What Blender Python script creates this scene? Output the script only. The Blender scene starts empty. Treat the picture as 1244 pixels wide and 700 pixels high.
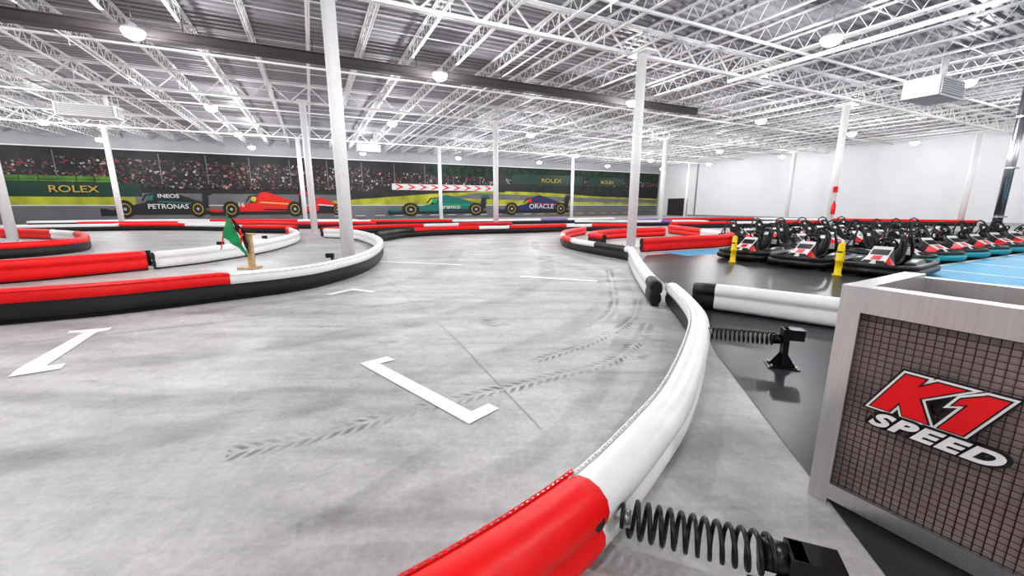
import bpy, math, random
from mathutils import Vector, Matrix
random.seed(4)
sc=bpy.context.scene
TH=math.radians(26); E1=Vector((math.cos(TH),math.sin(TH),0)); E2=Vector((-math.sin(TH),math.cos(TH),0))
def g2w(a,b,z=0.0): 
    v=E1*a+E2*b; return Vector((v.x,v.y,z))
# ---------------------------------------------------------------- materials
def newmat(n):
    m=bpy.data.materials.new(n); m.use_nodes=True
    nt=m.node_tree; b=nt.nodes['Principled BSDF']; return m,nt,b
def mat(n,col,rough=.5,metal=0.,var=.06,scale=6.,bump=0.,emit=None,es=1.,stretch=(1,1,1)):
    m,nt,b=newmat(n)
    b.inputs['Roughness'].default_value=rough; b.inputs['Metallic'].default_value=metal
    no=nt.nodes.new('ShaderNodeTexNoise'); no.inputs['Scale'].default_value=scale; no.inputs['Detail'].default_value=2
    tc=nt.nodes.new('ShaderNodeTexCoord'); mp=nt.nodes.new('ShaderNodeMapping'); mp.inputs['Scale'].default_value=stretch
    nt.links.new(tc.outputs['Object'],mp.inputs['Vector']); nt.links.new(mp.outputs['Vector'],no.inputs['Vector'])
    cr=nt.nodes.new('ShaderNodeValToRGB')
    cr.color_ramp.elements[0].position=.3; cr.color_ramp.elements[1].position=.7
    cr.color_ramp.elements[0].color=tuple(max(0,c*(1-var)) for c in col)+(1,)
    cr.color_ramp.elements[1].color=tuple(min(1,c*(1+var)) for c in col)+(1,)
    nt.links.new(no.outputs['Fac'],cr.inputs['Fac']); nt.links.new(cr.outputs['Color'],b.inputs['Base Color'])
    if bump>0:
        bu=nt.nodes.new('ShaderNodeBump'); bu.inputs['Strength'].default_value=bump; bu.inputs['Distance'].default_value=.01
        nt.links.new(no.outputs['Fac'],bu.inputs['Height']); nt.links.new(bu.outputs['Normal'],b.inputs['Normal'])
    if emit:
        b.inputs['Emission Color'].default_value=emit+(1,); b.inputs['Emission Strength'].default_value=es
    return m
WHITEV=mat('vinyl_white',(.84,.83,.83),.35,bump=.15,scale=9,var=.03)
REDV=mat('vinyl_red',(.82,.002,.003),.45,bump=.15,scale=9)
BLACKV=mat('vinyl_black',(.012,.012,.014),.42)
BLUEV=mat('vinyl_purple',(.25,.14,.5),.4)
BLK=mat('black_plastic',(.010,.010,.011),.38)
RUB=mat('rubber',(.02,.02,.02),.8,bump=.3,scale=40)
STEELB=mat('black_steel',(.012,.012,.013),.3,metal=.2)
CHROME=mat('galvanised_steel',(.45,.46,.48),.3,metal=1.)
PAINTW=mat('white_paint_steel',(.82,.81,.82),.45,var=.03)
CEILW=mat('white_joist_paint',(.82,.81,.82),.5,var=.04)
DARKB=mat('dark_beam_paint',(.045,.038,.04),.5)
WALLW=mat('white_wall_paint',(.74,.74,.76),.6,var=.02,scale=.6)
WALLG=mat('grey_wall_paint',(.36,.36,.38),.6,var=.04,scale=.6)
TEAL=mat('teal_bumper',(.005,.3,.36),.4)
KRED=mat('kart_red',(.75,.01,.015),.35)
KWHITE=mat('kart_white',(.8,.79,.79),.3)
YEL=mat('yellow_pad',(.9,.66,.0),.4)
GREY=mat('grey_metal',(.4,.4,.41),.35,metal=.7)
WOOD=mat('wood_stand',(.55,.38,.2),.6,scale=20,var=.2)
FGREEN=mat('flag_green',(.01,.3,.1),.7); FRED=mat('flag_red',(.75,.03,.03),.7)
LIGHTM=mat('led_lens',(1,1,1),.3,emit=(1,.99,.98),es=60.)
LINEW=mat('floor_paint_white',(.88,.88,.88),.5,var=.06,scale=14)
BLUEF=mat('floor_paint_blue',(.06,.42,.70),.5,var=.08,scale=2)

def floor_mat():
    m,nt,b=newmat('concrete_floor'); N=nt.nodes; L=nt.links
    tc=N.new('ShaderNodeTexCoord')
    def noise(scale,detail,rot=0,sx=1,sy=1,dist=0):
        mp=N.new('ShaderNodeMapping'); mp.inputs['Rotation'].default_value=(0,0,rot); mp.inputs['Scale'].default_value=(sx,sy,1)
        L.new(tc.outputs['Object'],mp.inputs['Vector'])
        n=N.new('ShaderNodeTexNoise'); n.inputs['Scale'].default_value=scale; n.inputs['Detail'].default_value=detail; n.inputs['Roughness'].default_value=.6
        n.inputs['Distortion'].default_value=dist
        L.new(mp.outputs['Vector'],n.inputs['Vector']); return n.outputs['Fac']
    def ramp(f,p0,c0,p1,c1):
        r=N.new('ShaderNodeValToRGB'); e=r.color_ramp.elements
        e[0].position=p0;e[1].position=p1;e[0].color=(c0,c0,c0,1);e[1].color=(c1,c1,c1,1)
        L.new(f,r.inputs['Fac']); return r.outputs['Color']
    def mul(a,bb,f=1.):
        x=N.new('ShaderNodeMix'); x.data_type='RGBA'; x.blend_type='MULTIPLY'; x.inputs['Factor'].default_value=f
        L.new(a,x.inputs[6]); L.new(bb,x.inputs[7]); return x.outputs[2]
    base=ramp(noise(.55,6),.3,.52,.7,.66)
    streak=ramp(noise(1.1,7,rot=-.35,sx=.35,sy=1.6,dist=.8),.38,.80,.58,1.)
    streak2=ramp(noise(1.6,6,rot=.8,sx=.3,sy=1.8,dist=1.2),.36,.86,.52,1.)
    fine=ramp(noise(28,6),.3,.84,.65,1.)
    med=ramp(noise(6,5,dist=.5),.36,.86,.6,1.)
    blot=ramp(noise(1.7,3,sx=.6),.26,.5,.34,1.)
    c=mul(mul(mul(mul(mul(base,streak),fine),blot),med),streak2)
    t=N.new('ShaderNodeMix'); t.data_type='RGBA'; t.blend_type='MULTIPLY'; t.inputs['Factor'].default_value=1
    L.new(c,t.inputs[6]); t.inputs[7].default_value=(1,.98,.965,1)
    L.new(t.outputs[2],b.inputs['Base Color'])
    rr=ramp(noise(1.3,5),.3,.38,.7,.6); L.new(rr,b.inputs['Roughness'])
    return m
FLOOR=floor_mat()
DARKF=mat('dark_floor_coating',(.04,.043,.047),.34,var=.3,scale=1.2)
DARKF.node_tree.nodes['Principled BSDF'].inputs['Specular IOR Level'].default_value=.28

def ribbon_mat(name,tread,strength):
    m,nt,b=newmat(name); N=nt.nodes; L=nt.links
    b.inputs['Base Color'].default_value=(.05,.048,.048,1); b.inputs['Roughness'].default_value=.6
    uv=N.new('ShaderNodeUVMap'); sp=N.new('ShaderNodeSeparateXYZ'); L.new(uv.outputs['UV'],sp.inputs[0])
    def M(op,a,bb=None):
        x=N.new('ShaderNodeMath'); x.operation=op
        for i,q in enumerate((a,bb)):
            if q is None: continue
            if isinstance(q,(int,float)): x.inputs[i].default_value=q
            else: L.new(q,x.inputs[i])
        return x.outputs[0]
    v=M('SUBTRACT',sp.outputs[1],.5); av=M('ABSOLUTE',v)
    edge=M('MULTIPLY',M('SUBTRACT',.5,av),2.); edge=M('MINIMUM',M('MULTIPLY',edge,2.5),1.)
    no=N.new('ShaderNodeTexNoise'); no.inputs['Scale'].default_value=3.; no.inputs['Detail'].default_value=6
    tc=N.new('ShaderNodeTexCoord'); L.new(tc.outputs['Object'],no.inputs['Vector'])
    nz=M('MAXIMUM',M('MULTIPLY',M('SUBTRACT',no.outputs['Fac'],.36),4.),0.); nz=M('MINIMUM',nz,1.)
    f=M('MULTIPLY',edge,nz)
    if tread:
        ph=M('ADD',M('MULTIPLY',sp.outputs[0],70.),M('MULTIPLY',av,14.))
        st=M('GREATER_THAN',M('SINE',ph),-.1); gap=M('GREATER_THAN',av,.1)
        f=M('MULTIPLY',M('MULTIPLY',f,st),gap)
    L.new(M('MULTIPLY',f,strength),b.inputs['Alpha'])
    return m
TREAD=ribbon_mat('tyre_tread_mark',True,.40); SMEAR=ribbon_mat('tyre_smear_mark',False,.15)

# ---------------------------------------------------------------- mesh builder
class MB:
    def __init__(s): s.v=[];s.f=[];s.m=[];s.mats=[];s.sm=[]
    def mi(s,m):
        if m not in s.mats: s.mats.append(m)
        return s.mats.index(m)
    def face(s,idx,m,sm=False): s.f.append(idx); s.m.append(s.mi(m)); s.sm.append(sm)
    def poly(s,pts,m):
        k=len(s.v); s.v+= [tuple(p) for p in pts]; s.face(list(range(k,k+len(pts))),m)
    def box(s,c,size,m,rot=0.,M=None):
        cx,cy,cz=c; sx,sy,sz=[q/2 for q in size]; k=len(s.v)
        R=M or Matrix.Rotation(rot,3,'Z')
        for dx,dy,dz in ((-1,-1,-1),(1,-1,-1),(1,1,-1),(-1,1,-1),(-1,-1,1),(1,-1,1),(1,1,1),(-1,1,1)):
            p=R@Vector((dx*sx,dy*sy,dz*sz)); s.v.append((cx+p.x,cy+p.y,cz+p.z))
        for q in ((0,3,2,1),(4,5,6,7),(0,1,5,4),(1,2,6,5),(2,3,7,6),(3,0,4,7)): s.face([k+i for i in q],m)
    def tube(s,pts,r,m,n=8,closed=False,sm=True):
        pts=[Vector(p) for p in pts]; k=len(s.v); N=len(pts)
        up=Vector((0,0,1)); rad=r if isinstance(r,(list,tuple)) else [r]*N
        prevx=None
        for i,p in enumerate(pts):
            if closed: d=pts[(i+1)%N]-pts[i-1]
            else: d=pts[min(i+1,N-1)]-pts[max(i-1,0)]
            if d.length<1e-9: d=Vector((0,0,1))
            d.normalize()
            if prevx is None:
                x=d.cross(up)
                if x.length<.05: x=d.cross(Vector((1,0,0)))
            else:
                x=prevx-d*prevx.dot(d)
            x.normalize(); prevx=x; y=d.cross(x)
            for j in range(n):
                a=2*math.pi*(j+.5)/n; q=p+(x*math.cos(a)+y*math.sin(a))*rad[i]; s.v.append(tuple(q))
        for i in range(N if closed else N-1):
            for j in range(n):
                a=k+i*n+j; b2=k+i*n+(j+1)%n; c=k+((i+1)%N)*n+(j+1)%n; d2=k+((i+1)%N)*n+j
                s.face([a,d2,c,b2],m,sm)
        if not closed:
            s.face([k+j for j in range(n)],m); s.face([k+(N-1)*n+j for j in reversed(range(n))],m)
    def cyl(s,p0,p1,r,m,n=16): s.tube([p0,p1],r,m,n)
    def loft(s,rings,m,sm=True,cap=True,mf=None):
        k=len(s.v); n=len(rings[0])
        for r in rings: s.v+=[tuple(p) for p in r]
        for i in range(len(rings)-1):
            for j in range(n):
                s.face([k+i*n+j,k+i*n+(j+1)%n,k+(i+1)*n+(j+1)%n,k+(i+1)*n+j],mf(i,j) if mf else m,sm)
        if cap:
            s.face([k+j for j in reversed(range(n))],m); s.face([k+(len(rings)-1)*n+j for j in range(n)],m)
    def mesh(s,name):
        me=bpy.data.meshes.new(name); me.from_pydata(s.v,[],s.f)
        for m in s.mats: me.materials.append(m)
        me.polygons.foreach_set('material_index',s.m); me.polygons.foreach_set('use_smooth',s.sm); me.update(); return me
    def obj(s,name,parent=None,me=None):
        o=bpy.data.objects.new(name,s.mesh(name)); sc.collection.objects.link(o)
        if parent: o.parent=parent
        return o
def inst(me,name,loc,rz=0,scale=1):
    o=bpy.data.objects.new(name,me); sc.collection.objects.link(o); o.location=loc; o.rotation_euler=(0,0,rz); o.scale=(scale,)*3; return o
def text(body,name,parent,loc,rot,size,m,ext=.002,shear=0.,off=0.,sx=1.,space=1.):
    cu=bpy.data.curves.new(name,'FONT'); cu.body=body; cu.size=size; cu.extrude=ext; cu.shear=shear; cu.offset=off; cu.space_character=space
    cu.materials.append(m); cu.align_x='CENTER'; cu.align_y='CENTER'
    o=bpy.data.objects.new(name,cu); sc.collection.objects.link(o); o.location=loc; o.rotation_euler=rot; o.scale=(sx,1,1); o.parent=parent; return o

# ---------------------------------------------------------------- room
A0,A1,B0,B1=-32.,46.9,-14.,46.
DECK=7.45; JB=6.6
m=MB(); m.poly([g2w(A0,B0),g2w(A1,B0),g2w(A1,B1),g2w(A0,B1)],FLOOR); m.obj('floor')
def slab(name,a0,a1,b0,b1,z0,z1,mt):
    m=MB(); c=g2w((a0+a1)/2,(b0+b1)/2,(z0+z1)/2); m.box(c,(a1-a0,b1-b0,z1-z0),mt,TH); return m.obj(name)
slab('wall_far',A0,A1,B1,B1+.3,0,7.8,WALLG)
slab('wall_right',A1,A1+.3,B0,B1+.3,0,7.8,WALLW)
slab('wall_left',A0-.3,A0,B0,B1+.3,0,7.8,WALLG)
slab('wall_back',A0,A1,B0-.3,B0,0,7.8,WALLW)
# corrugated deck
DECKM=mat('ceiling_deck_paint',(.31,.30,.32),.5,var=.05)
m=MB(); b=B0; pr=[]
while b<B1: 
    pr+= [(b,DECK),(b+.14,DECK),(b+.18,DECK+.07),(b+.32,DECK+.07)]; b+=.36
pr.append((B1+.3,DECK))
for i in range(len(pr)-1):
    (b0,z0),(b1,z1)=pr[i],pr[i+1]
    m.poly([g2w(A0,b0,z0),g2w(A0,b1,z1),g2w(A1,b1,z1),g2w(A1,b0,z0)],DECKM)
m.obj('ceiling')
# joists along e2
def joist_mesh():
    m=MB(); L=B1-B0; zt=DECK-.04; zb=6.92
    for z in (zt,zb):
        for dy in (-.03,.03): m.box((dy,L/2,z),(.035,L,.05),CEILW)
    step=.62; k=0; y=0
    while y<L-step:
        m.tube([(0,y,zb),(0,y+step/2,zt)],.014,CEILW,4,sm=False)
        m.tube([(0,y+step/2,zt),(0,y+step,zb)],.014,CEILW,4,sm=False); y+=step
    return m.mesh('roof_joist')
jm=joist_mesh()
a=A0+.9
while a<A1-.3:
    inst(jm,'roof_joist',g2w(a,B0,0),TH); a+=1.75
def girder_mesh():
    m=MB(); L=A1-A0; zt=DECK-.1; zb=6.56
    for z,s in ((zt,.1),(zb,.1)):
        for dy in (-.05,.05): m.box((L/2,dy,z),(L,.06,s),CEILW)
    step=1.75; x=0
    while x<L-step:
        m.tube([(x,0,zb),(x+step/2,0,zt)],.035,CEILW,4,sm=False); m.tube([(x+step/2,0,zt),(x+step,0,zb)],.035,CEILW,4,sm=False)
        m.tube([(x+step/2,0,zt),(x+step/2,0,zb)],.02,CEILW,4,sm=False); x+=step
    return m.mesh('roof_girder')
gm=girder_mesh()
for b in (-10.,1.5,11.8,24.3,36.8): inst(gm,'roof_girder',g2w(A0,b,0),TH)
m=MB()
for b in [x*3.8-12 for x in range(15)]:
    for z in (6.95,7.38): m.tube([g2w(A0+.05,b,z),g2w(A1-.05,b,z)],.018,CEILW,4,sm=False)
m.obj('joist_bridging')
m=MB()
for b in (4.2,9.6,19.,28.,33.): m.tube([g2w(A0+.1,b,6.78),g2w(A1-.1,b,6.78)],.045,CEILW,8)
for a in (-18,-6.5,7.6,30): m.tube([g2w(a,B0+.1,6.7),g2w(a,B1-.1,6.7)],.03,CEILW,8)
m.tube([g2w(15.8,B0+.1,6.45),g2w(15.8,12.2,6.45),g2w(15.8,12.2,6.8)],.075,CEILW,10)
for a,b in ((7.6,9.6),(-6.5,19.),(7.6,19)):
    m.tube([g2w(a,b,6.78),g2w(a,b,6.5)],.02,CEILW,6)
m.obj('sprinkler_pipe')
# dark beam
m=MB(); c=g2w((A0+19.)/2,16.4,6.38); m.box(c,(19.-A0,.16,.24),DARKB,TH); m.box(c+Vector((0,0,.14)),(19.-A0,.3,.03),DARKB,TH)
m.box(c-Vector((0,0,.14)),(19.-A0,.3,.03),DARKB,TH)
a=A0+1
while a<19: m.tube([g2w(a,16.4,6.5),g2w(a,16.4,6.93)],.015,DARKB,6); a+=3.5
m.obj('ceiling_beam')
# columns
def col_mesh():
    m=MB(); r=.165
    m.cyl((0,0,.03),(0,0,6.5),r,PAINTW,20); m.box((0,0,.015),(.5,.5,.03),PAINTW); m.box((0,0,6.5),(.5,.9,.06),PAINTW)
    for x in (-.2,.2):
        for y in (-.2,.2): m.cyl((x,y,.03),(x,y,.07),.02,GREY,6)
    return m.mesh('support_column')
cm=col_mesh()
for a,b in ((-23,11.8),(-23,24.3),(-23,36.5),(-11.3,24.3),(-11.8,37),(.78,11.6),(.05,23.9),(-.5,36.5),(10.5,11.5),(10.7,24.3),(10.8,37.2),(25.2,12.4),(25.3,24.5),(25.2,37.),(42.3,12.4),(42.3,24.6),(42.3,37)):
    inst(cm,'support_column',g2w(a,b,0),TH)
# conduit riser
m=MB()
for dx in (-.17,.14): m.cyl(g2w(26.3+dx,6.6,0),g2w(26.3+dx,6.6,6.9),.11,CHROME,16)
for z in (1,3,5,6.3): m.box(g2w(26.3,6.55,z),(.6,.28,.06),CHROME,TH)
m.obj('conduit_riser')
# unit heater
def heater(name,a,b,z,w,s=1.):
    m=MB(); c=g2w(a,b,z); R=Matrix.Rotation(TH,3,'Z')
    def P(x,y,zz): return c+R@Vector((x,y,zz))
    m.box(c,(w,1.0*s,.62*s),PAINTW,TH)
    m.box(P(0,-.5*s-.02,0),(w*.92,.04,.5*s),GREY,TH)
    for i in range(7): m.box(P(0,-.5*s-.05,(-.21+.07*i)*s),(w*.88,.03,.02*s),PAINTW,TH)
    m.box(P(w/2+.02,0,0),(.04,.8*s,.45*s),GREY,TH)
    for x in (-w/2+.1,w/2-.1):
        for y in (-.4*s,.4*s): m.cyl(P(x,y,.3*s),P(x,y,JB+.1-z),.015,PAINTW,6)
    m.cyl(P(w*.3,0,.3*s),P(w*.3,0,JB+.1-z),.09,PAINTW,12)
    m.obj(name)
heater('unit_heater',20.4,7.4,5.5,1.9)
heater('unit_heater',4.2,33.,5.6,1.6,.9)
heater('unit_heater',-9.2,27.6,5.9,2.2,.9)
# high-bay lights
def lamp_mesh():
    m=MB(); 
    def ring(r,z,n=20): return [(r*math.cos(2*math.pi*i/n),r*math.sin(2*math.pi*i/n),z) for i in range(n)]
    m.loft([ring(.27,.0),ring(.28,.03),ring(.26,.07),ring(.12,.1),ring(.08,.2),ring(.03,.23)],PAINTW)
    m.loft([ring(.02,-.19),ring(.13,-.18),ring(.21,-.13),ring(.25,-.06),ring(.26,.01)],LIGHTM)
    m.cyl((0,0,.22),(0,0,.68),.01,GREY,6)
    return m.mesh('high_bay_light')
lm=lamp_mesh()
for a in (-22.5,-13.4,-4,4.7,13.9,23.4,33.,42.):
    for b in (-9,-1.5,7.5,15.7,25.6,33.9,41.):
        if a<-14 and b<5: continue
        if b<-5 and not (-5<a<24): continue
        o=inst(lm,'high_bay_light',g2w(a,b,6.2))
        li=bpy.data.lights.new('lamp_glow','POINT'); li.energy=335 if a<40 else 210; li.shadow_soft_size=.12; li.color=(.985,.99,1)
        lo=bpy.data.objects.new('lamp_glow',li); sc.collection.objects.link(lo); lo.parent=o; lo.location=(0,0,-.36)
# garage door, trim
m=MB(); m.box(g2w(A1-.05,42.4,1.2),(.08,3.4,2.4),DARKB,TH)
for z in (.6,1.2,1.8): m.box(g2w(A1-.1,42.4,z),(.02,3.3,.03),BLK,TH)
m.box(g2w(A1-.07,42.4,2.45),(.12,3.7,.1),PAINTW,TH)
m.obj('door_1')
slab('trim_1',A1-.08,A1,39.3,39.5,0,6.9,GREY)
slab('baseboard_right',A1-.05,A1,B0,40.5,0,.18,GREY)

# ---------------------------------------------------------------- wall mural (flat print on the far wall)
def speckle():
    m,nt,b=newmat('mural_crowd'); N=nt.nodes;L=nt.links
    tc=N.new('ShaderNodeTexCoord'); v=N.new('ShaderNodeTexVoronoi'); v.inputs['Scale'].default_value=6.5
    L.new(tc.outputs['Object'],v.inputs['Vector'])
    sp=N.new('ShaderNodeSeparateColor'); L.new(v.outputs['Color'],sp.inputs[0])
    r=N.new('ShaderNodeValToRGB'); r.color_ramp.interpolation='CONSTANT'
    e=r.color_ramp.elements; e[0].position=0;e[0].color=(.010,.009,.011,1); e[1].position=.64;e[1].color=(.07,.045,.04,1)
    for p,c in ((.82,(.24,.16,.14,1)),(.88,(.28,.015,.015,1)),(.92,(.42,.4,.39,1)),(.95,(.04,.05,.08,1))):
        x=e.new(p); x.color=c
    L.new(sp.outputs[0],r.inputs['Fac']); L.new(r.outputs['Color'],b.inputs['Base Color']); b.inputs['Roughness'].default_value=.6
    return m
CROWD=speckle()
TARM=mat('mural_tarmac',(.13,.13,.14),.5,var=.15,scale=.5)
GRASS=mat('mural_grass',(.32,.33,.02),.6,var=.35,scale=.8)
GRASSD=mat('mural_grass_dark',(.07,.18,.02),.6,var=.4,scale=.8)
MGRN=mat('mural_board_green',(.003,.035,.02),.5); MDK=mat('mural_dark',(.013,.015,.015),.6,var=.5,scale=1.5)
TREE=mat('mural_trees',(.012,.03,.018),.7,var=.6,scale=2); GOLD=mat('mural_gold',(.45,.3,.06),.6); MW=mat('mural_white',(.6,.6,.6),.6)
MRED=mat('mural_red',(.62,.006,.006),.5); MTEAL=mat('mural_teal',(.0,.13,.11),.5); MNAVY=mat('mural_navy',(.01,.02,.10),.5); MBLK=mat('mural_black',(.008,.008,.01),.5)
MYEL=mat('mural_yellow',(.6,.42,.02),.5); MPOLE=mat('mural_pole',(.16,.16,.17),.6)
mur=MB()
def Mp(a,z,l): return g2w(a,B1-.02-.006*l,z)
def rect(a0,a1,z0,z1,mt,l=1): mur.poly([Mp(a0,z0,l),Mp(a1,z0,l),Mp(a1,z1,l),Mp(a0,z1,l)],mt)
def pol(pts,mt,l): mur.poly([Mp(a,z,l) for a,z in pts],mt)
rect(A0,46.6,.0,1.5,TARM,0); rect(A0,46.6,1.5,3.4,MDK,0); rect(A0,46.6,3.4,5.0,CROWD,0); rect(A0,46.6,5.0,6.0,MDK,0)
rect(-18,6,2.9,5.3,CROWD,1); 
for i in range(44):
    aa=-28+i*1.1; rect(aa,aa+.07,3.3,5.8,MBLK if i%3 else MPOLE,2)
for z in (3.5,4.2,4.9): rect(A0,18,z,z+.05,MBLK,2)
rect(A0,-13,2.2,3.3,MGRN,2); rect(A0,-13.5,1.5,2.15,GRASS,2); rect(A0,-14.5,3.35,3.8,GRASSD,2)
rect(-15,3,1.5,2.5,TARM,1); rect(-15,3,2.5,2.95,MDK,1)
pol([(2,1.45),(47-.4,1.45),(46.6,2.4),(36,2.6),(28,3.0),(20,3.2),(12,2.7),(6,2.2),(2,1.9)],GRASS,2)
pol([(14,2.3),(30,1.9),(46.6,1.8),(46.6,2.2),(30,2.5),(18,2.9)],TARM,3)
rect(8,20,3.1,3.75,MW,3)
for i in range(9): pol([(8.3+i*1.3,3.15),(8.9+i*1.3,3.42),(8.3+i*1.3,3.7),(8.6+i*1.3,3.7),(9.3+i*1.3,3.42),(8.6+i*1.3,3.15)],MRED,4)
rect(12,46.6,4.7,5.95,TREE,3); rect(20,46.6,3.1,4.0,MDK,2)
rect(22.5,33.,4.0,5.2,MGRN,4); rect(34,40,4.1,5.1,MGRN,4)
rect(20.5,21.5,3.0,5.6,MDK,4)
rect(A0,46.6,6.0,6.08,PAINTW,1)
for i in range(20):
    pol([(2+i*2.,.35),(3+i*2.,.35),(3.2+i*2.,.42),(2.2+i*2.,.42)],MYEL if i>11 else MW,3)
rect(A0,46.6,1.42,1.5,MW,3)
def disc(a,z,ra,rz,mt,l,n=22): pol([(a+ra*math.cos(2*math.pi*i/n),z+rz*math.sin(2*math.pi*i/n)) for i in range(n)],mt,l)
def racer(a0,z0,L,Hs,body,acc,acc2,l=6):
    def T(p): return [(a0+x*L,z0+z*Hs) for x,z in p]
    pol(T([(.0,.12),(.02,.08),(.98,.08),(.98,.22),(.5,.26),(.04,.2)]),MBLK,l)
    pol(T([(.0,.2),(.1,.28),(.25,.42),(.36,.5),(.42,.52),(.45,.78),(.5,.9),(.55,.93),(.66,.82),(.82,.62),(.93,.5),(.93,.22),(.3,.2),(.05,.14)]),body,l+1)
    pol(T([(.36,.5),(.42,.52),(.46,.6),(.44,.7),(.4,.68),(.385,.58)]),MBLK,l+2)
    disc(a0+.415*L,z0+.66*Hs,.028*L,.1*Hs,acc2,l+3)
    pol(T([(.34,.55),(.38,.74),(.47,.78),(.47,.82),(.37,.78),(.325,.55)]),MBLK,l+4)
    pol(T([(.48,.2),(.5,.46),(.62,.5),(.8,.42),(.86,.22)]),acc,l+3)
    pol(T([(.5,.24),(.52,.3),(.8,.28),(.84,.22)]),MBLK,l+4)
    pol(T([(.46,.52),(.5,.56),(.8,.5),(.9,.4),(.9,.36),(.8,.45),(.5,.51)]),acc2,l+4)
    pol(T([(.9,.3),(.93,.95),(1.02,.95),(1.02,.78),(.98,.76),(.97,.3)]),MBLK,l+5)
    pol(T([(.93,.82),(.93,.95),(1.02,.95),(1.02,.82)]),body,l+6)
    pol(T([(-.05,.06),(-.05,.3),(.0,.3),(.12,.16),(.12,.06)]),MBLK,l+5)
    pol(T([(-.05,.22),(-.05,.3),(.0,.3),(.09,.18),(.0,.18)]),body,l+6)
    for x in (.17,.86):
        disc(a0+x*L,z0+.28*Hs,.085*L,.30*Hs,MBLK,l+7); disc(a0+x*L,z0+.28*Hs,.052*L,.19*Hs,MYEL,l+8)
        disc(a0+x*L,z0+.28*Hs,.046*L,.165*Hs,MBLK,l+9); disc(a0+x*L,z0+.28*Hs,.015*L,.05*Hs,GREY,l+10)
racer(-15.5,.45,7.3,2.5,MBLK,MBLK,MTEAL)
racer(-8.0,.40,7.6,2.5,MRED,MRED,MYEL,8); racer(-1.6,.5,4.6,1.9,MRED,MBLK,MW,5)
racer(8.0,.3,11.2,2.5,MTEAL,MTEAL,FGREEN)
racer(20.6,.3,10.4,2.6,MNAVY,MNAVY,MRED,8)
mo=mur.obj('wall_mural')
def mt_text(s,a,z,size,mtt,l=22,sx=1.): text(s,'mural_lettering',mo,g2w(a,B1-.02-.006*l,z),(math.pi/2,0,TH),size,mtt,.001,sx=sx,off=.01)
mt_text('ROLEX',-17.2,2.75,.75,GOLD,sx=1.3); mt_text('ROLEX',-22.5,2.75,.75,GOLD,sx=1.3)
mt_text('INEOS',-11.2,2.25,.45,MW,sx=1.2); mt_text('PETRONAS',-11.3,1.35,.58,MW); mt_text('16',-5.9,1.5,.55,MW)
mt_text('ROLEX',28,4.5,.7,GOLD,sx=1.4); mt_text('ROLEX',37,4.5,.6,GOLD,sx=1.2); mt_text('ORACLE',26.6,1.3,.8,MW,sx=1.2); mt_text('aramco',14.5,1.3,.7,MW,sx=1.1)

# ---------------------------------------------------------------- floor paint and marks
def flatobj(name,polys,z,mt):
    m=MB()
    for pl in polys: m.poly([(x,y,z) for x,y in pl],mt)
    return m.obj(name)
W=[(1.0,-1.),(1.54,1.39),(2.1,3.92),(2.6,5.55),(2.95,7.6),(3.4,10.6),(4.1,12.2),(5.2,12.75),(7.88,13.9),(14,17.3),(26,24),(34,8),(24,-6),(3,-5)]
flatobj('pit_floor_coating',[W],.004,DARKF)
def gp(l): return [tuple(g2w(a,b)[:2]) for a,b in l]
flatobj('pit_floor_blue',[gp([(10.9,1.9),(27,1.9),(27,4.3),(10.9,4.3)]),gp([(10.0,8.5),(13,8.5),(13,9.5),(10.0,9.5)])],.007,BLUEF)
flatobj('pit_bay_line',[gp([(10.9+i*2.2,1.9),(11.0+i*2.2,1.9),(11.0+i*2.2,4.3),(10.9+i*2.2,4.3)]) for i in range(8)]+[gp([(10.8,4.25),(27,4.25),(27,4.35),(10.8,4.35)])],.009,LINEW)
flatobj('track_floor_blue',[[(-14.5,30.5),(-7.5,30.5),(-7.,35.5),(-16,35.5)]],.005,BLUEF)
flatobj('start_grid_marking',[
 [(-1.47,3.66),(-1.26,3.84),(-1.15,3.745),(-1.27,3.65),(-.30,2.737),(-.18,2.86),(-.095,2.78),(-.3,2.56)][::-1]],.006,LINEW)
flatobj('start_grid_marking',[
 [(-4.47,3.34),(-4.2,3.53),(-4.3,3.66),(-4.42,3.60),(-4.97,4.62),(-4.9,4.70),(-4.98,4.82),(-5.36,4.68),(-5.28,4.58),(-5.12,4.60),(-4.60,3.52)]],.006,LINEW)
flatobj('start_grid_marking',[[(.15,8.4),(1.7,7.86),(1.72,8.0),(.2,8.56)]],.006,LINEW)
flatobj('start_grid_marking',[[(-3.2,6.72),(-3.05,6.66),(-2.85,7.05),(-2.45,6.85),(-2.4,6.98),(-2.9,7.22)]],.006,LINEW)
flatobj('start_grid_marking',[[(-3.75,10.75),(-1.3,10.1),(-1.27,10.25),(-3.7,10.92)]],.006,LINEW)
JM=mat('joint_filler',(.38,.37,.36),.8)
def catmull(P,ds):
    P=[Vector((p[0],p[1],0)) for p in P]; P=[P[0]*2-P[1]]+P+[P[-1]*2-P[-2]]; out=[]
    for i in range(1,len(P)-2):
        p0,p1,p2,p3=P[i-1:i+3]; n=max(2,int((p2-p1).length/ds))
        for k in range(n):
            t=k/n; out.append(.5*((2*p1)+(p2-p0)*t+(2*p0-5*p1+4*p2-p3)*t*t+(3*p1-p0-3*p2+p3)*t**3))
    out.append(P[-2]); return out
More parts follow.
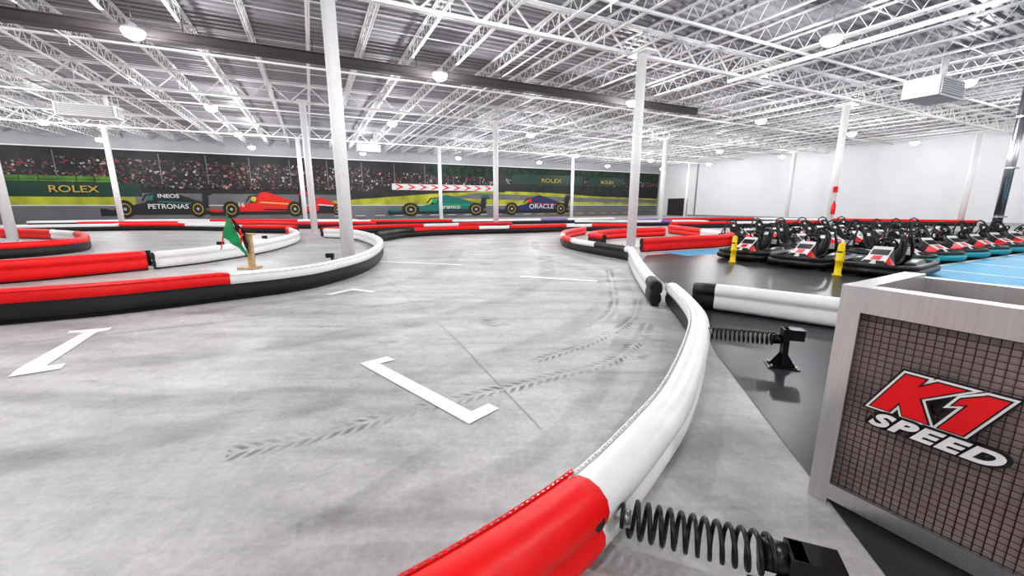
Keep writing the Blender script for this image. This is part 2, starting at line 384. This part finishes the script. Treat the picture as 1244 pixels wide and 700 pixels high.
def ribbon(name,pts,w,mt,z=.003,pairs=None):
    c=catmull(pts,.15); m=MB(); L=[0]
    for i in range(1,len(c)): L.append(L[-1]+(c[i]-c[i-1]).length)
    uv=[]
    for i in range(len(c)-1):
        def nn(i):
            d=c[min(i+1,len(c)-1)]-c[max(i-1,0)]; d.normalize(); return Vector((-d.y,d.x,0))
        a,b=nn(i),nn(i+1); p=[c[i]-a*w/2,c[i+1]-b*w/2,c[i+1]+b*w/2,c[i]+a*w/2]
        m.poly([(q.x,q.y,z) for q in p],mt); uv+=[(L[i],0),(L[i+1],0),(L[i+1],1),(L[i],1)]
    o=m.obj(name); ul=o.data.uv_layers.new(name='UVMap')
    for i,u in enumerate(uv): ul.data[i].uv=u
    return o
ribbon('expansion_joint',[(-3.16,9.15),(-2,7),(-.83,4.77),(.02,2.9),(.2,2.5)],.008,JM)
flatobj('expansion_joint',[gp([(-6.,6.2),(3.,6.2),(3.,6.212),(-6,6.212)]),gp([(-8.,18),(8.,18),(8.,18.03),(-8,18.03)])],.003,JM)
for pts,w in (([(-1.75,2.22),(-1.3,2.42),(-.75,2.75),(-.1,3.1)],.2),([(-.15,3.05),(.35,3.35),(.95,3.7),(1.4,4.3),(1.75,5.)],.2),([(.2,3.7),(.9,4.3),(1.6,5.2),(2.1,6.5)],.17),
              ([(1.0,4.8),(1.5,5.8),(1.9,7.5),(2.3,9.5)],.2)):
    ribbon('tyre_mark',pts,w,TREAD,.0035)
for pts,w in (([(-4,1.8),(-2,2.6),(0,4),(1.4,6),(1.8,9),(.5,12)],.4),([(-6,3),(-3,4),(-.8,5.5),(.6,8),(1.,12)],.45),([(-4.5,5.4),(-2.5,7.4),(-1.7,10),(-1.8,14)],.4),
              ([(-1.,1.6),(0,2.1),(.6,2.9),(1.1,4.),(1.6,5.5)],.22),([(2,7),(2.3,9),(1.8,12),(.9,14),(1,17)],.35),([(-5,3.2),(-3,2.9),(-1.5,3.1)],.3),([(-1.6,1.2),(-.9,1.7),(-.4,2.4)],.16)):
    ribbon('tyre_smear',pts,w,SMEAR,.0025)

# ---------------------------------------------------------------- barriers
def profile(h,wd=1.):
    k=h/.39
    back=[(.05,.03),(.08,.05),(.098,.1),(.094,.15),(.07,.185),(.07,.195),(.1,.225),(.108,.28),(.095,.335),(.055,.375),(0,.39)]
    front=[(-.055,.378),(-.09,.345),(-.1,.29),(-.09,.245),(-.078,.235),(-.08,.2),(-.092,.14),(-.088,.07),(-.06,.03)]
    return [(n*wd,z*k,1) for n,z in back]+[(n*wd,z*k,1 if z>.24 else 0) for n,z in front]
def barrier(pts,side,segs,h=.39,ds=.13,flange=False,stitch=0,name='track_barrier',blackface=0.,wd=1.,hole=None):
    """side=+1: track face lies left of travel; segs=[(fraction end, material)]; black strip on track face after fraction blackface"""
    c=catmull(pts,ds); n=len(c); L=[0]
    for i in range(1,n): L.append(L[-1]+(c[i]-c[i-1]).length)
    T=L[-1]; pr=profile(h,wd); rings=[]; nrm=[]
    for i in range(n):
        d=c[min(i+1,n-1)]-c[max(i-1,0)]; d.normalize(); nl=Vector((-d.y,d.x,0)); nrm.append((d,nl))
    m=MB()
    def colr(i):
        f=(L[i]+L[min(i+1,n-1)])/2/T
        for e,mt in segs:
            if f<=e: return mt
        return segs[-1][1]
    puff=[1+.05*(colr(min(i,n-2)) is REDV) for i in range(n)]
    for i in range(n):
        d,nl=nrm[i]; e=1.
        if i==0 or i==n-1: e=.8
        ring=[]
        for (q,z,zz) in pr:
            p=c[i]-nl*side*q*puff[i]*e; ring.append((p.x,p.y,.0+ (z if e==1 else .2+(z-.2)*.93)*(puff[i] if z>.2 else 1)))
        rings.append(ring if side>0 else ring[::-1])
    zz=[p[2] for p in pr]; zz=zz if side>0 else zz[::-1]
    P=len(pr)
    def mf(i,j):
        a,b=zz[j],zz[(j+1)%P]
        if a==0 and b==0 and L[i]/T>=blackface: return BLACKV
        return colr(i)
    m.loft(rings,BLACKV,mf=mf)
    rr=[]
    for i in range(n):
        d,nl=nrm[i]; ring=[]
        for q,z in ((-.05,0),(.045,0),(.045,.05),(-.05,.05)):
            p=c[i]-nl*q*side; ring.append((p.x,p.y,z))
        rr.append(ring if side>0 else ring[::-1])
    m.loft(rr,BLACKV)
    if flange:
        for i in range(n-1):
            q=[]
            for k in (i,i+1):
                d,nl=nrm[k]; p=c[k]+nl*side*.088*wd; q.append(p)
            mt=colr(i); kz=h/.39*puff[i]
            m.tube([(q[0].x,q[0].y,.36*kz),(q[1].x,q[1].y,.36*kz)],.011,mt,6)
        s=0.
        i=0
        while s<min(T,stitch):
            while i<n-2 and L[i+1]<s: i+=1
            t=(s-L[i])/(L[i+1]-L[i]+1e-9); d,nl=nrm[i]; p=c[i].lerp(c[i+1],t)+nl*side*.08*wd; kz=h/.39*puff[i]
            a=math.atan2(d.y,d.x); m.box((p.x,p.y,.372*kz),(.012,.004,.004),GREY,a)
            s+=.03
    if hole:
        p,d=Vector(hole[0]),Vector(hole[1]).normalized(); m.tube([p-d*.03,p+d*.006],[.034,.030],BLK,20)
    return m.obj(name)
W_,R_,K_=WHITEV,REDV,BLACKV
NB=2.
# near curved barrier
barrier([(-1.70,.36),(-.86,.66),(-.30,.99),(.28,1.47),(.74,2.0),(1.14,2.55),(1.70,3.54),(2.06,4.33),(2.28,5.2),(2.42,6.0)],1,[(.322,R_),(1,W_)],h=.36,flange=True,stitch=9,ds=.06,wd=1.,hole=((.352,1.393,.245),(.68,-.73,0)))
# right track barrier going away
barrier([(2.16,5.9),(2.33,6.8),(2.61,8.2),(3.03,10.1),(3.2,11.0),(2.75,12.1),(2.15,13.6),(1.95,15.3),(2.4,18.2),(3.8,21.2)],1,[(.03,K_),(.33,W_),(.42,K_),(.52,W_),(.6,R_),(.66,W_),(1,R_)],blackface=.3)
# pit exit barrier
barrier([(2.70,5.86),(3.3,5.4),(3.94,4.86),(4.7,4.3)],-1,[(.13,K_),(1,W_)],blackface=NB)
# left island outer barrier
barrier([(-9.5,3.9),(-8.,4.3),(-6.5,5.0),(-5.55,5.5),(-4.52,6.35),(-3.89,6.95),(-3.55,7.75),(-3.42,9.5),(-4.05,12.4),(-5.25,15.2),(-7.0,17.93),(-8.69,18.85)],-1,[(.275,R_),(1,W_)],h=.44,flange=True,stitch=0,ds=.12)
# far side barrier
barrier([(-5.5,16.4),(-5.3,17.7),(-4.79,19.34),(-2.64,20.97),(.81,22.23),(3.73,23.64),(7.08,23.8)],-1,[(.2,K_),(.42,R_),(.52,W_),(.75,R_),(.85,W_),(1,R_)],h=.42)
# inner island barrier
barrier([(-12,6.2),(-9.92,7.67),(-9.26,8.4),(-8.57,9.39)],-1,[(1,R_)],h=.44,blackface=NB)
barrier([(-8.5,9.5),(-8.04,10.8),(-7.99,13.37),(-9.05,17.11),(-11.26,20.4)],-1,[(.9,W_),(1,R_)],h=.42,blackface=NB)
# left loop
barrier([(-16,9.8),(-14.43,11.3),(-14.0,12.3),(-14.33,13.5),(-15.81,15.02),(-17.94,16.72),(-20.49,17.93),(-23.8,18.9)],-1,[(.6,R_),(.75,W_),(1,R_)],h=.44)
barrier([(-28,22.3),(-21.8,24.4),(-17,23.8),(-14.5,22.3),(-11.4,21.7)],-1,[(.3,W_),(.5,R_),(.8,W_),(1,R_)],h=.42,ds=.3)
barrier([(-28,26.3),(-22.,27.4),(-14,26.2),(-9,27)],-1,[(.3,R_),(.5,W_),(.8,R_),(1,R_)],h=.42,ds=.3)
barrier([(-33.5,28.2),(-26.9,31.5),(-20,31),(-12,31.8)],-1,[(.25,W_),(.5,W_),(.8,R_),(1,W_)],h=.42,ds=.3)
barrier([(-9.2,19.6),(-7.8,21.8),(-4.6,24.2),(0,26.2)],-1,[(.5,R_),(.7,W_),(1,R_)],h=.42,ds=.3)
barrier([(-14,29.5),(-6,30.5),(2,33),(9,36.)],-1,[(.15,W_),(.4,R_),(.7,W_),(.8,BLUEV),(1,W_)],h=.42,ds=.3)
# right side barriers
barrier([(4.2,13.1),(5.9,13.9),(7.6,14.7),(8.5,15.7),(8.7,17.5),(8.6,20),(8.5,22.)],-1,[(.5,R_),(.7,W_),(1,R_)],h=.44,blackface=NB)
barrier([(3.4,14.9),(3.2,16.5),(4.6,18.4),(7.5,20.)],1,[(1,R_)],h=.42)
barrier([(4.6,30.),(9.5,29.6),(13.,30.5),(14,29.)],-1,[(.6,W_),(.7,BLUEV),(1,W_)],h=.42,ds=.3)
barrier([(10,26),(15,27.5),(21,28),(26,26.5)],-1,[(.3,R_),(.5,W_),(.7,R_),(1,K_)],h=.42,ds=.3)
barrier([(8,31.5),(14.7,35.),(22,35),(33,29)],-1,[(.2,BLUEV),(.5,R_),(.7,W_),(1,R_)],h=.42,ds=.3)

# ---------------------------------------------------------------- springs + brackets
def helix(m,p0,p1,R,turns,w,mt,n=18):
    p0=Vector(p0);p1=Vector(p1); d=(p1-p0); Ld=d.length; d.normalize(); x=d.cross(Vector((0,0,1))).normalized(); y=d.cross(x)
    pts=[]; N=turns*n
    for i in range(N+1):
        a=2*math.pi*i/n; pts.append(p0+d*(Ld*i/N)+(x*math.cos(a)+y*math.sin(a))*R)
    m.tube(pts,w,mt,6)
def spring(p_bar,p_post,R=.062,turns=13,z=.2,top=.38,w=.0075):
    m=MB(); a=Vector((p_bar[0],p_bar[1],z)); b=Vector((p_post[0],p_post[1],z)); d=(b-a).normalized(); ang=math.atan2(d.y,d.x)
    helix(m,a+d*.03,b-d*.03,R,turns,w,STEELB)
    m.cyl(a-d*.0,a+d*.035,.03,GREY,12); m.cyl(a-d*.005,a+d*.01,.05,STEELB,16)
    m.cyl(b-d*.07,b+d*.02,R*.8,STEELB,16); 
    q=b+d*.05
    m.box((q.x,q.y,top/2),(.045,.1,top),STEELB,ang); m.box((q.x,q.y,.006),(.26,.17,.012),STEELB,ang)
    m.box((q.x+d.x*.05,q.y+d.y*.05,top-.05),(.17,.11,.10),STEELB,ang)
    n=Vector((-d.y,d.x,0))
    for sgn in (-1,1):
        for off in (-.02,.02):
            o=n*off
            m.poly([Vector((q.x,q.y,.012))+d*sgn*.02+o,Vector((q.x,q.y,.012))+d*sgn*.11+o,Vector((q.x,q.y,.15))+d*sgn*.02+o],STEELB)
        for yy in (-.06,.06): m.cyl(Vector((q.x,q.y,.01))+d*sgn*.1+n*yy,Vector((q.x,q.y,.035))+d*sgn*.1+n*yy,.012,GREY,6)
    return m.obj('bumper_spring')
spring((.47,1.49),(1.01,1.28),.070,12,z=.2,top=.25,w=.0095)
spring((1.93,3.80),(2.50,3.60),.058,14,z=.27,top=.38,w=.0085)
spring((-8.2,12.5),(-9.0,12.6)); spring((-8.35,10.2),(-9.1,10.1)); spring((-3.6,9.6),(-4.2,9.5)); spring((-8.4,15.4),(-9.1,15.1))

# ---------------------------------------------------------------- gate cabinet with wire mesh and sign
STEEL=mat('brushed_stainless',(.66,.65,.64),.33,metal=.9,var=.05,scale=60,stretch=(1,1,.05))
BACK=mat('mesh_backing',(.36,.26,.26),.5,var=.3,scale=1.6)
WIRE=mat('wire_mesh',(.03,.027,.027),.4,metal=.3)
ga=math.radians(-60); dg=Vector((math.cos(ga),math.sin(ga),0)); ng=Vector((-.866,-.5,0)); P0=Vector((1.57,1.88,0)); LG=1.3; HG=1.13; FW=.085; TK=.09
def G3(s,n,z): 
    q=P0+dg*s+ng*n; return Vector((q.x,q.y,z))
m=MB()
def gbar(s0,s1,z0,z1,n0=-TK,n1=0.,mt=STEEL): m.box(G3((s0+s1)/2,(n0+n1)/2,(z0+z1)/2),(s1-s0,n1-n0,z1-z0),mt,ga)
gbar(0,FW,0.0,HG); gbar(LG-FW,LG,.0,HG); gbar(FW,LG-FW,HG-.12,HG); gbar(FW,LG-FW,.03,.03+FW)
gbar(FW,LG-FW,.1,HG-.05,-.07,-.06,BACK)
s=FW
while s<LG-FW: m.tube([G3(s,-.02,.1),G3(s,-.02,HG-.1)],.002,WIRE,5); s+=.0285
z=.12
while z<HG-FW: m.tube([G3(FW,-.024,z),G3(LG-FW,-.024,z)],.002,WIRE,5); z+=.0285
u=Vector((.866,.5,0))
c=P0+u*.42+dg*.045; m.box((c.x,c.y,HG/2+.0),(.68,.09,HG-.002),STEEL,math.radians(30))
c=P0+u*.77-dg*0+dg*.3; m.box((c.x,c.y,HG/2-.01),(.06,.6,HG-.02),STEEL,math.radians(30))
gate=m.obj('mesh_gate')
OR=(math.pi/2,0,ga)
def strokes(name,polys,n,mt,off,ext=.004):
    cu=bpy.data.curves.new(name,'CURVE'); cu.dimensions='2D'; cu.fill_mode='BOTH'; cu.extrude=ext; cu.offset=off
    for pl in polys:
        sp=cu.splines.new('POLY'); sp.points.add(len(pl)-1); sp.use_cyclic_u=True
        for i,(x,y) in enumerate(pl): sp.points[i].co=(x,y,0,1)
    cu.materials.append(mt); o=bpy.data.objects.new(name,cu); sc.collection.objects.link(o); o.parent=gate
    o.location=G3(0,n,0); o.rotation_euler=OR
def sh(pl,sx,zx,k=.5): return [(sx+x*1.04+k*y*1.15,zx+y*1.15) for x,y in pl]
Kp=[(0,0),(.06,0),(.06,.05),(.105,0),(.18,0),(.095,.085),(.17,.16),(.095,.16),(.06,.12),(.06,.16),(0,.16)]
Op=[(.195,0),(.26,0),(.26,.16),(.21,.16),(.165,.125),(.165,.10),(.195,.115)]
K1=[sh(Kp,.19,.598),sh(Op,.21,.598)]
strokes('sign_outline_black',K1,.004,BLK,.022,.002); strokes('sign_outline_white',K1,.008,KWHITE,.0145,.002)
strokes('sign_black_line',K1,.011,BLK,.006,.002); strokes('sign_red',K1,.014,KRED,.001,.002)
for off,mt,n in ((.014,BLK,.010),(.004,KWHITE,.016)):
    text('SPEED','sign_speed',gate,G3(.385,n,.54),OR,.088,mt,.002,shear=.4,off=off,sx=1.5,space=1.12)

# ---------------------------------------------------------------- karts
def kart(bump_m,name):
    m=MB(); 
    def rr(hx,hy,r,z,cx=0,n=6):
        out=[]
        for i in range(4*n):
            q=i//n; t=math.radians(q*90+90*(i%n)/(n-1))
            out.append((cx+(hx-r)*(1 if q in (0,3) else -1)+r*math.cos(t),(hy-r)*(1 if q in (0,1) else -1)+r*math.sin(t),z))
        return out
    m.tube(rr(.98,.66,.35,.14),.085,bump_m,8,closed=True)
    m.tube(rr(.97,.65,.34,.25),.05,BLK,8,closed=True)
    m.box((0.05,0,.1),(1.6,.62,.03),BLK)
    for y in (-.3,.3): m.tube([(.85,y*.6,.13),(.4,y,.13),(-.8,y,.13)],.018,GREY,6)
    def sec(x,w,z0,z1,t=.6): return [(x,-w,z0),(x,w,z0),(x,w,z0+(z1-z0)*.5),(x,w*t,z1),(x,-w*t,z1),(x,-w,z0+(z1-z0)*.5)]
    m.loft([sec(.98,.26,.12,.24),sec(.86,.32,.12,.34),sec(.62,.29,.12,.44),sec(.42,.22,.14,.56,.8),sec(.36,.19,.2,.62,.85)],KWHITE,sm=False,mf=lambda i,j: KRED if (i==1 and j in (2,4)) else (BLK if (j in(1,5) or (i in (0,2,3) and j in(2,4))) else KWHITE))
    m.poly([(.80,-.08,.376),(.80,.08,.376),(.64,.07,.444),(.64,-.07,.444)],KRED)
    m.poly([(.60,-.15,.458),(.60,.15,.458),(.44,.15,.56),(.44,-.15,.56)],BLK)
    m.poly([(.93,-.2,.285),(.93,-.06,.29),(.84,-.03,.357),(.84,-.17,.357)],BLK); m.poly([(.93,.06,.29),(.93,.2,.285),(.84,.17,.357),(.84,.03,.357)],BLK)
    for sgn in (-1,1):
        def sp(x,w,z1): 
            y0,y1=sgn*.36,sgn*(.36+w); l=[(x,y0,.1),(x,y1,.1),(x,y1,z1*.7),(x,(y0+y1*2)/3,z1),(x,y0,z1)]
            return l if sgn<0 else l[::-1]
        m.loft([sp(.42,.1,.2),sp(.3,.24,.3),(sp(-.2,.25,.36)),sp(-.42,.2,.34)],BLK,sm=False)
        m.poly([(.2,sgn*.5,.322),(.0,sgn*.5,.345),(.0,sgn*.42,.346),(.2,sgn*.42,.325)],KWHITE)
        for x,r,w in ((.66,.125,.13),(-.66,.14,.2)):
            y=sgn*.49; 
            m.tube([(x,y-w/2,r+.01),(x,y-w/2+.02,r+.01),(x,y+w/2-.02,r+.01),(x,y+w/2,r+.01)],[r*.85,r,r,r*.85],RUB,16)
            m.cyl((x,y+sgn*w/2-sgn*.01,r+.01),(x,y+sgn*w/2+sgn*.012,r+.01),r*.55,GREY,12)
    rings=[]
    for (x,z,w,dp) in ((.18,.16,.19,.10),(-.02,.15,.21,.13),(-.2,.2,.22,.15),(-.33,.36,.21,.13),(-.42,.56,.2,.1),(-.47,.74,.17,.06),(-.49,.84,.1,.03)):
        nx,nz=(0,1) if z<.18 else ((.5,.85) if z<.3 else (.95,.28))
        ring=[]
        for t in (-1,-.75,-.3,.3,.75,1):
            k=dp*(abs(t)**2); ring.append((x+nx*k,t*w,z+nz*k))
        for t in (1,.75,.3,-.3,-.75,-1):
            k=dp*(abs(t)**2)-.03; ring.append((x+nx*k,t*w*1.08,z+nz*k))
        rings.append(ring)
    m.loft(rings,BLK)
    m.poly([(-.40,-.06,.66),(-.40,.06,.66),(-.435,.05,.74),(-.435,-.05,.74)],KWHITE)
    for y in (-.09,.09): m.tube([(-.43,y,.7),(-.28,y,.45),(-.12,y*.3,.26)],.012,BLK,4)
    m.cyl((.42,0,.32),(.16,0,.62),.018,GREY,8)
    ax=Vector((-.7,0,.5)).normalized(); cx=Vector((.14,0,.66)); yv=Vector((0,1,0)); xv=ax.cross(yv)
    m.tube([cx+(yv*math.cos(a)+xv*math.sin(a))*.16 for a in [2*math.pi*i/20 for i in range(20)]],.02,BLK,8,closed=True)
    for a in (0,2.1,4.2): m.cyl(cx,cx+(yv*math.cos(a)+xv*math.sin(a))*.15,.014,BLK,6)
    m.cyl(cx-ax*.02,cx+ax*.02,.06,BLK,12)
    for y in (-.14,.14): m.box((.58,y,.22),(.02,.05,.14),GREY)
    m.tube([(-.55,-.27,.14),(-.56,-.26,.6),(-.57,-.19,.88),(-.57,0,.95),(-.57,.19,.88),(-.56,.26,.6),(-.55,.27,.14)],.025,BLK,8)
    m.tube([(-.57,.19,.8),(-.9,.2,.25)],.018,BLK,6); m.tube([(-.57,-.19,.8),(-.9,-.2,.25)],.018,BLK,6)
    m.loft([[(-.5,-.28,.12),(-.5,.28,.12),(-.5,.28,.4),(-.5,-.28,.4)],[(-.85,-.3,.12),(-.85,.3,.12),(-.85,.3,.36),(-.85,-.3,.36)],[(-.95,-.26,.14),(-.95,.26,.14),(-.95,.26,.28),(-.95,-.26,.28)]],BLK,sm=False)
    m.cyl((-.66,-.56,.15),(-.66,.56,.15),.02,GREY,8)
    m.box((-.96,0,.42),(.02,.3,.16),KWHITE); m.box((-.972,0,.42),(.006,.2,.1),KRED)
    m.cyl((-.95,0,.26),(-.955,0,.36),.015,BLK,6)
    return m.mesh(name)
kb=kart(BLK,'go_kart'); kt=kart(TEAL,'go_kart_teal')
face_a=TH+math.pi; face_b=TH-math.pi/2
for i,(a,b) in enumerate(((11.3,7.25),(11.3,5.8),(11.4,4.35))): inst(kb,'go_kart',g2w(a,b),face_a+.12)
for i in range(7): inst(kt,'go_kart',g2w(13.6+1.6*i,5.35),face_b-.35)
for i in range(7): inst(kb,'go_kart',g2w(13.8+1.6*i,7.8),face_b-.3)
for i in range(6): inst(kb,'go_kart',g2w(14.9+1.6*i,10.3),face_b-.3)
inst(kb,'go_kart',g2w(12.6,1.2),face_b-.2)

# ---------------------------------------------------------------- yellow guard posts
def post():
    m=MB()
    n=16
    def ring(r,z): return [(r*math.cos(2*math.pi*i/n),r*math.sin(2*math.pi*i/n),z) for i in range(n)]
    m.loft([ring(.09,0),ring(.09,.03),ring(.065,.04),ring(.065,.3),ring(.08,.31),ring(.08,.36),ring(.065,.37),ring(.065,.62),ring(.055,.68),ring(.02,.71)],YEL)
    for y in (-.08,.08): m.box((0,y,.42),(.04,.03,.2),YEL)
    m.cyl((0,0,.5),(0,0,.53),.068,BLK,16)
    return m.mesh('bollard')
pm=post(); inst(pm,'bollard',(5.86,10.64,.004)); inst(pm,'bollard',(7.03,8.6,.004))

# ---------------------------------------------------------------- marshal flag stand
m=MB(); fx,fy=-6.3,9.6
m.box((fx,fy,.02),(.4,.35,.04),WOOD); m.box((fx+.06,fy,.42),(.12,.1,.8),WOOD); m.box((fx+.06,fy,.82),(.22,.14,.05),WOOD)
m.cyl((fx,fy-.07,.3),(fx-.30,fy-.12,1.36),.012,BLK,8)
def cloth(pts,mt):
    A,B,C=[Vector(p) for p in pts]; n=10
    rows=[]
    for i in range(n+1):
        row=[]
        for j in range(n+1):
            p=A.lerp(B,i/n).lerp(C,j/n*.95); p=p+Vector((.0,.03*math.sin(j*1.3+i*.6),0)); m.v.append(tuple(p)); row.append(len(m.v)-1)
        rows.append(row)
    for i in range(n):
        for j in range(n): m.face([rows[i][j],rows[i+1][j],rows[i+1][j+1],rows[i][j+1]],mt,True)
cloth(((fx-.30,fy-.13,1.35),(fx-.42,fy-.15,.75),(fx+.1,fy-.18,.35)),FGREEN)
cloth(((fx-.27,fy-.10,1.25),(fx+.05,fy-.12,.95),(fx+.14,fy-.15,.36)),BLK)
cloth(((fx-.33,fy-.16,1.12),(fx-.46,fy-.17,.62),(fx-.52,fy-.17,.45)),FRED)
cloth(((fx-.05,fy-.13,1.05),(fx+.04,fy-.14,.85),(fx+.0,fy-.2,.6)),FRED)
m.obj('signal_flag_stand')
# extinguisher on column
m=MB(); q=g2w(25.2,12.4)+Vector((-.1,-.30,0))
m.tube([(q.x,q.y,1.0),(q.x,q.y,1.05),(q.x,q.y,1.5),(q.x,q.y,1.6)],[.08,.1,.1,.04],KRED,14); m.cyl((q.x,q.y,1.6),(q.x,q.y,1.68),.03,BLK,8); m.box((q.x,q.y+.05,2.3),(.25,.02,.3),KRED)
m.box((q.x,q.y+.1,1.3),(.06,.06,.3),GREY)
m.obj('fire_extinguisher')

# ---------------------------------------------------------------- camera / world
cam=bpy.data.cameras.new('camera'); co=bpy.data.objects.new('camera',cam); sc.collection.objects.link(co)
cam.sensor_width=36; cam.lens=490/1244*36; cam.clip_start=.05; cam.clip_end=300
co.location=(0,0,1.5); co.rotation_euler=(math.pi/2-math.atan(101/490),0,0); sc.camera=co
w=bpy.data.worlds.new('world'); sc.world=w; w.use_nodes=True; w.node_tree.nodes['Background'].inputs[0].default_value=(.8,.85,.9,1); w.node_tree.nodes['Background'].inputs[1].default_value=.5
sc.view_settings.view_transform='Standard'
try: sc.view_settings.look='Medium High Contrast'
except Exception as e: print(e)
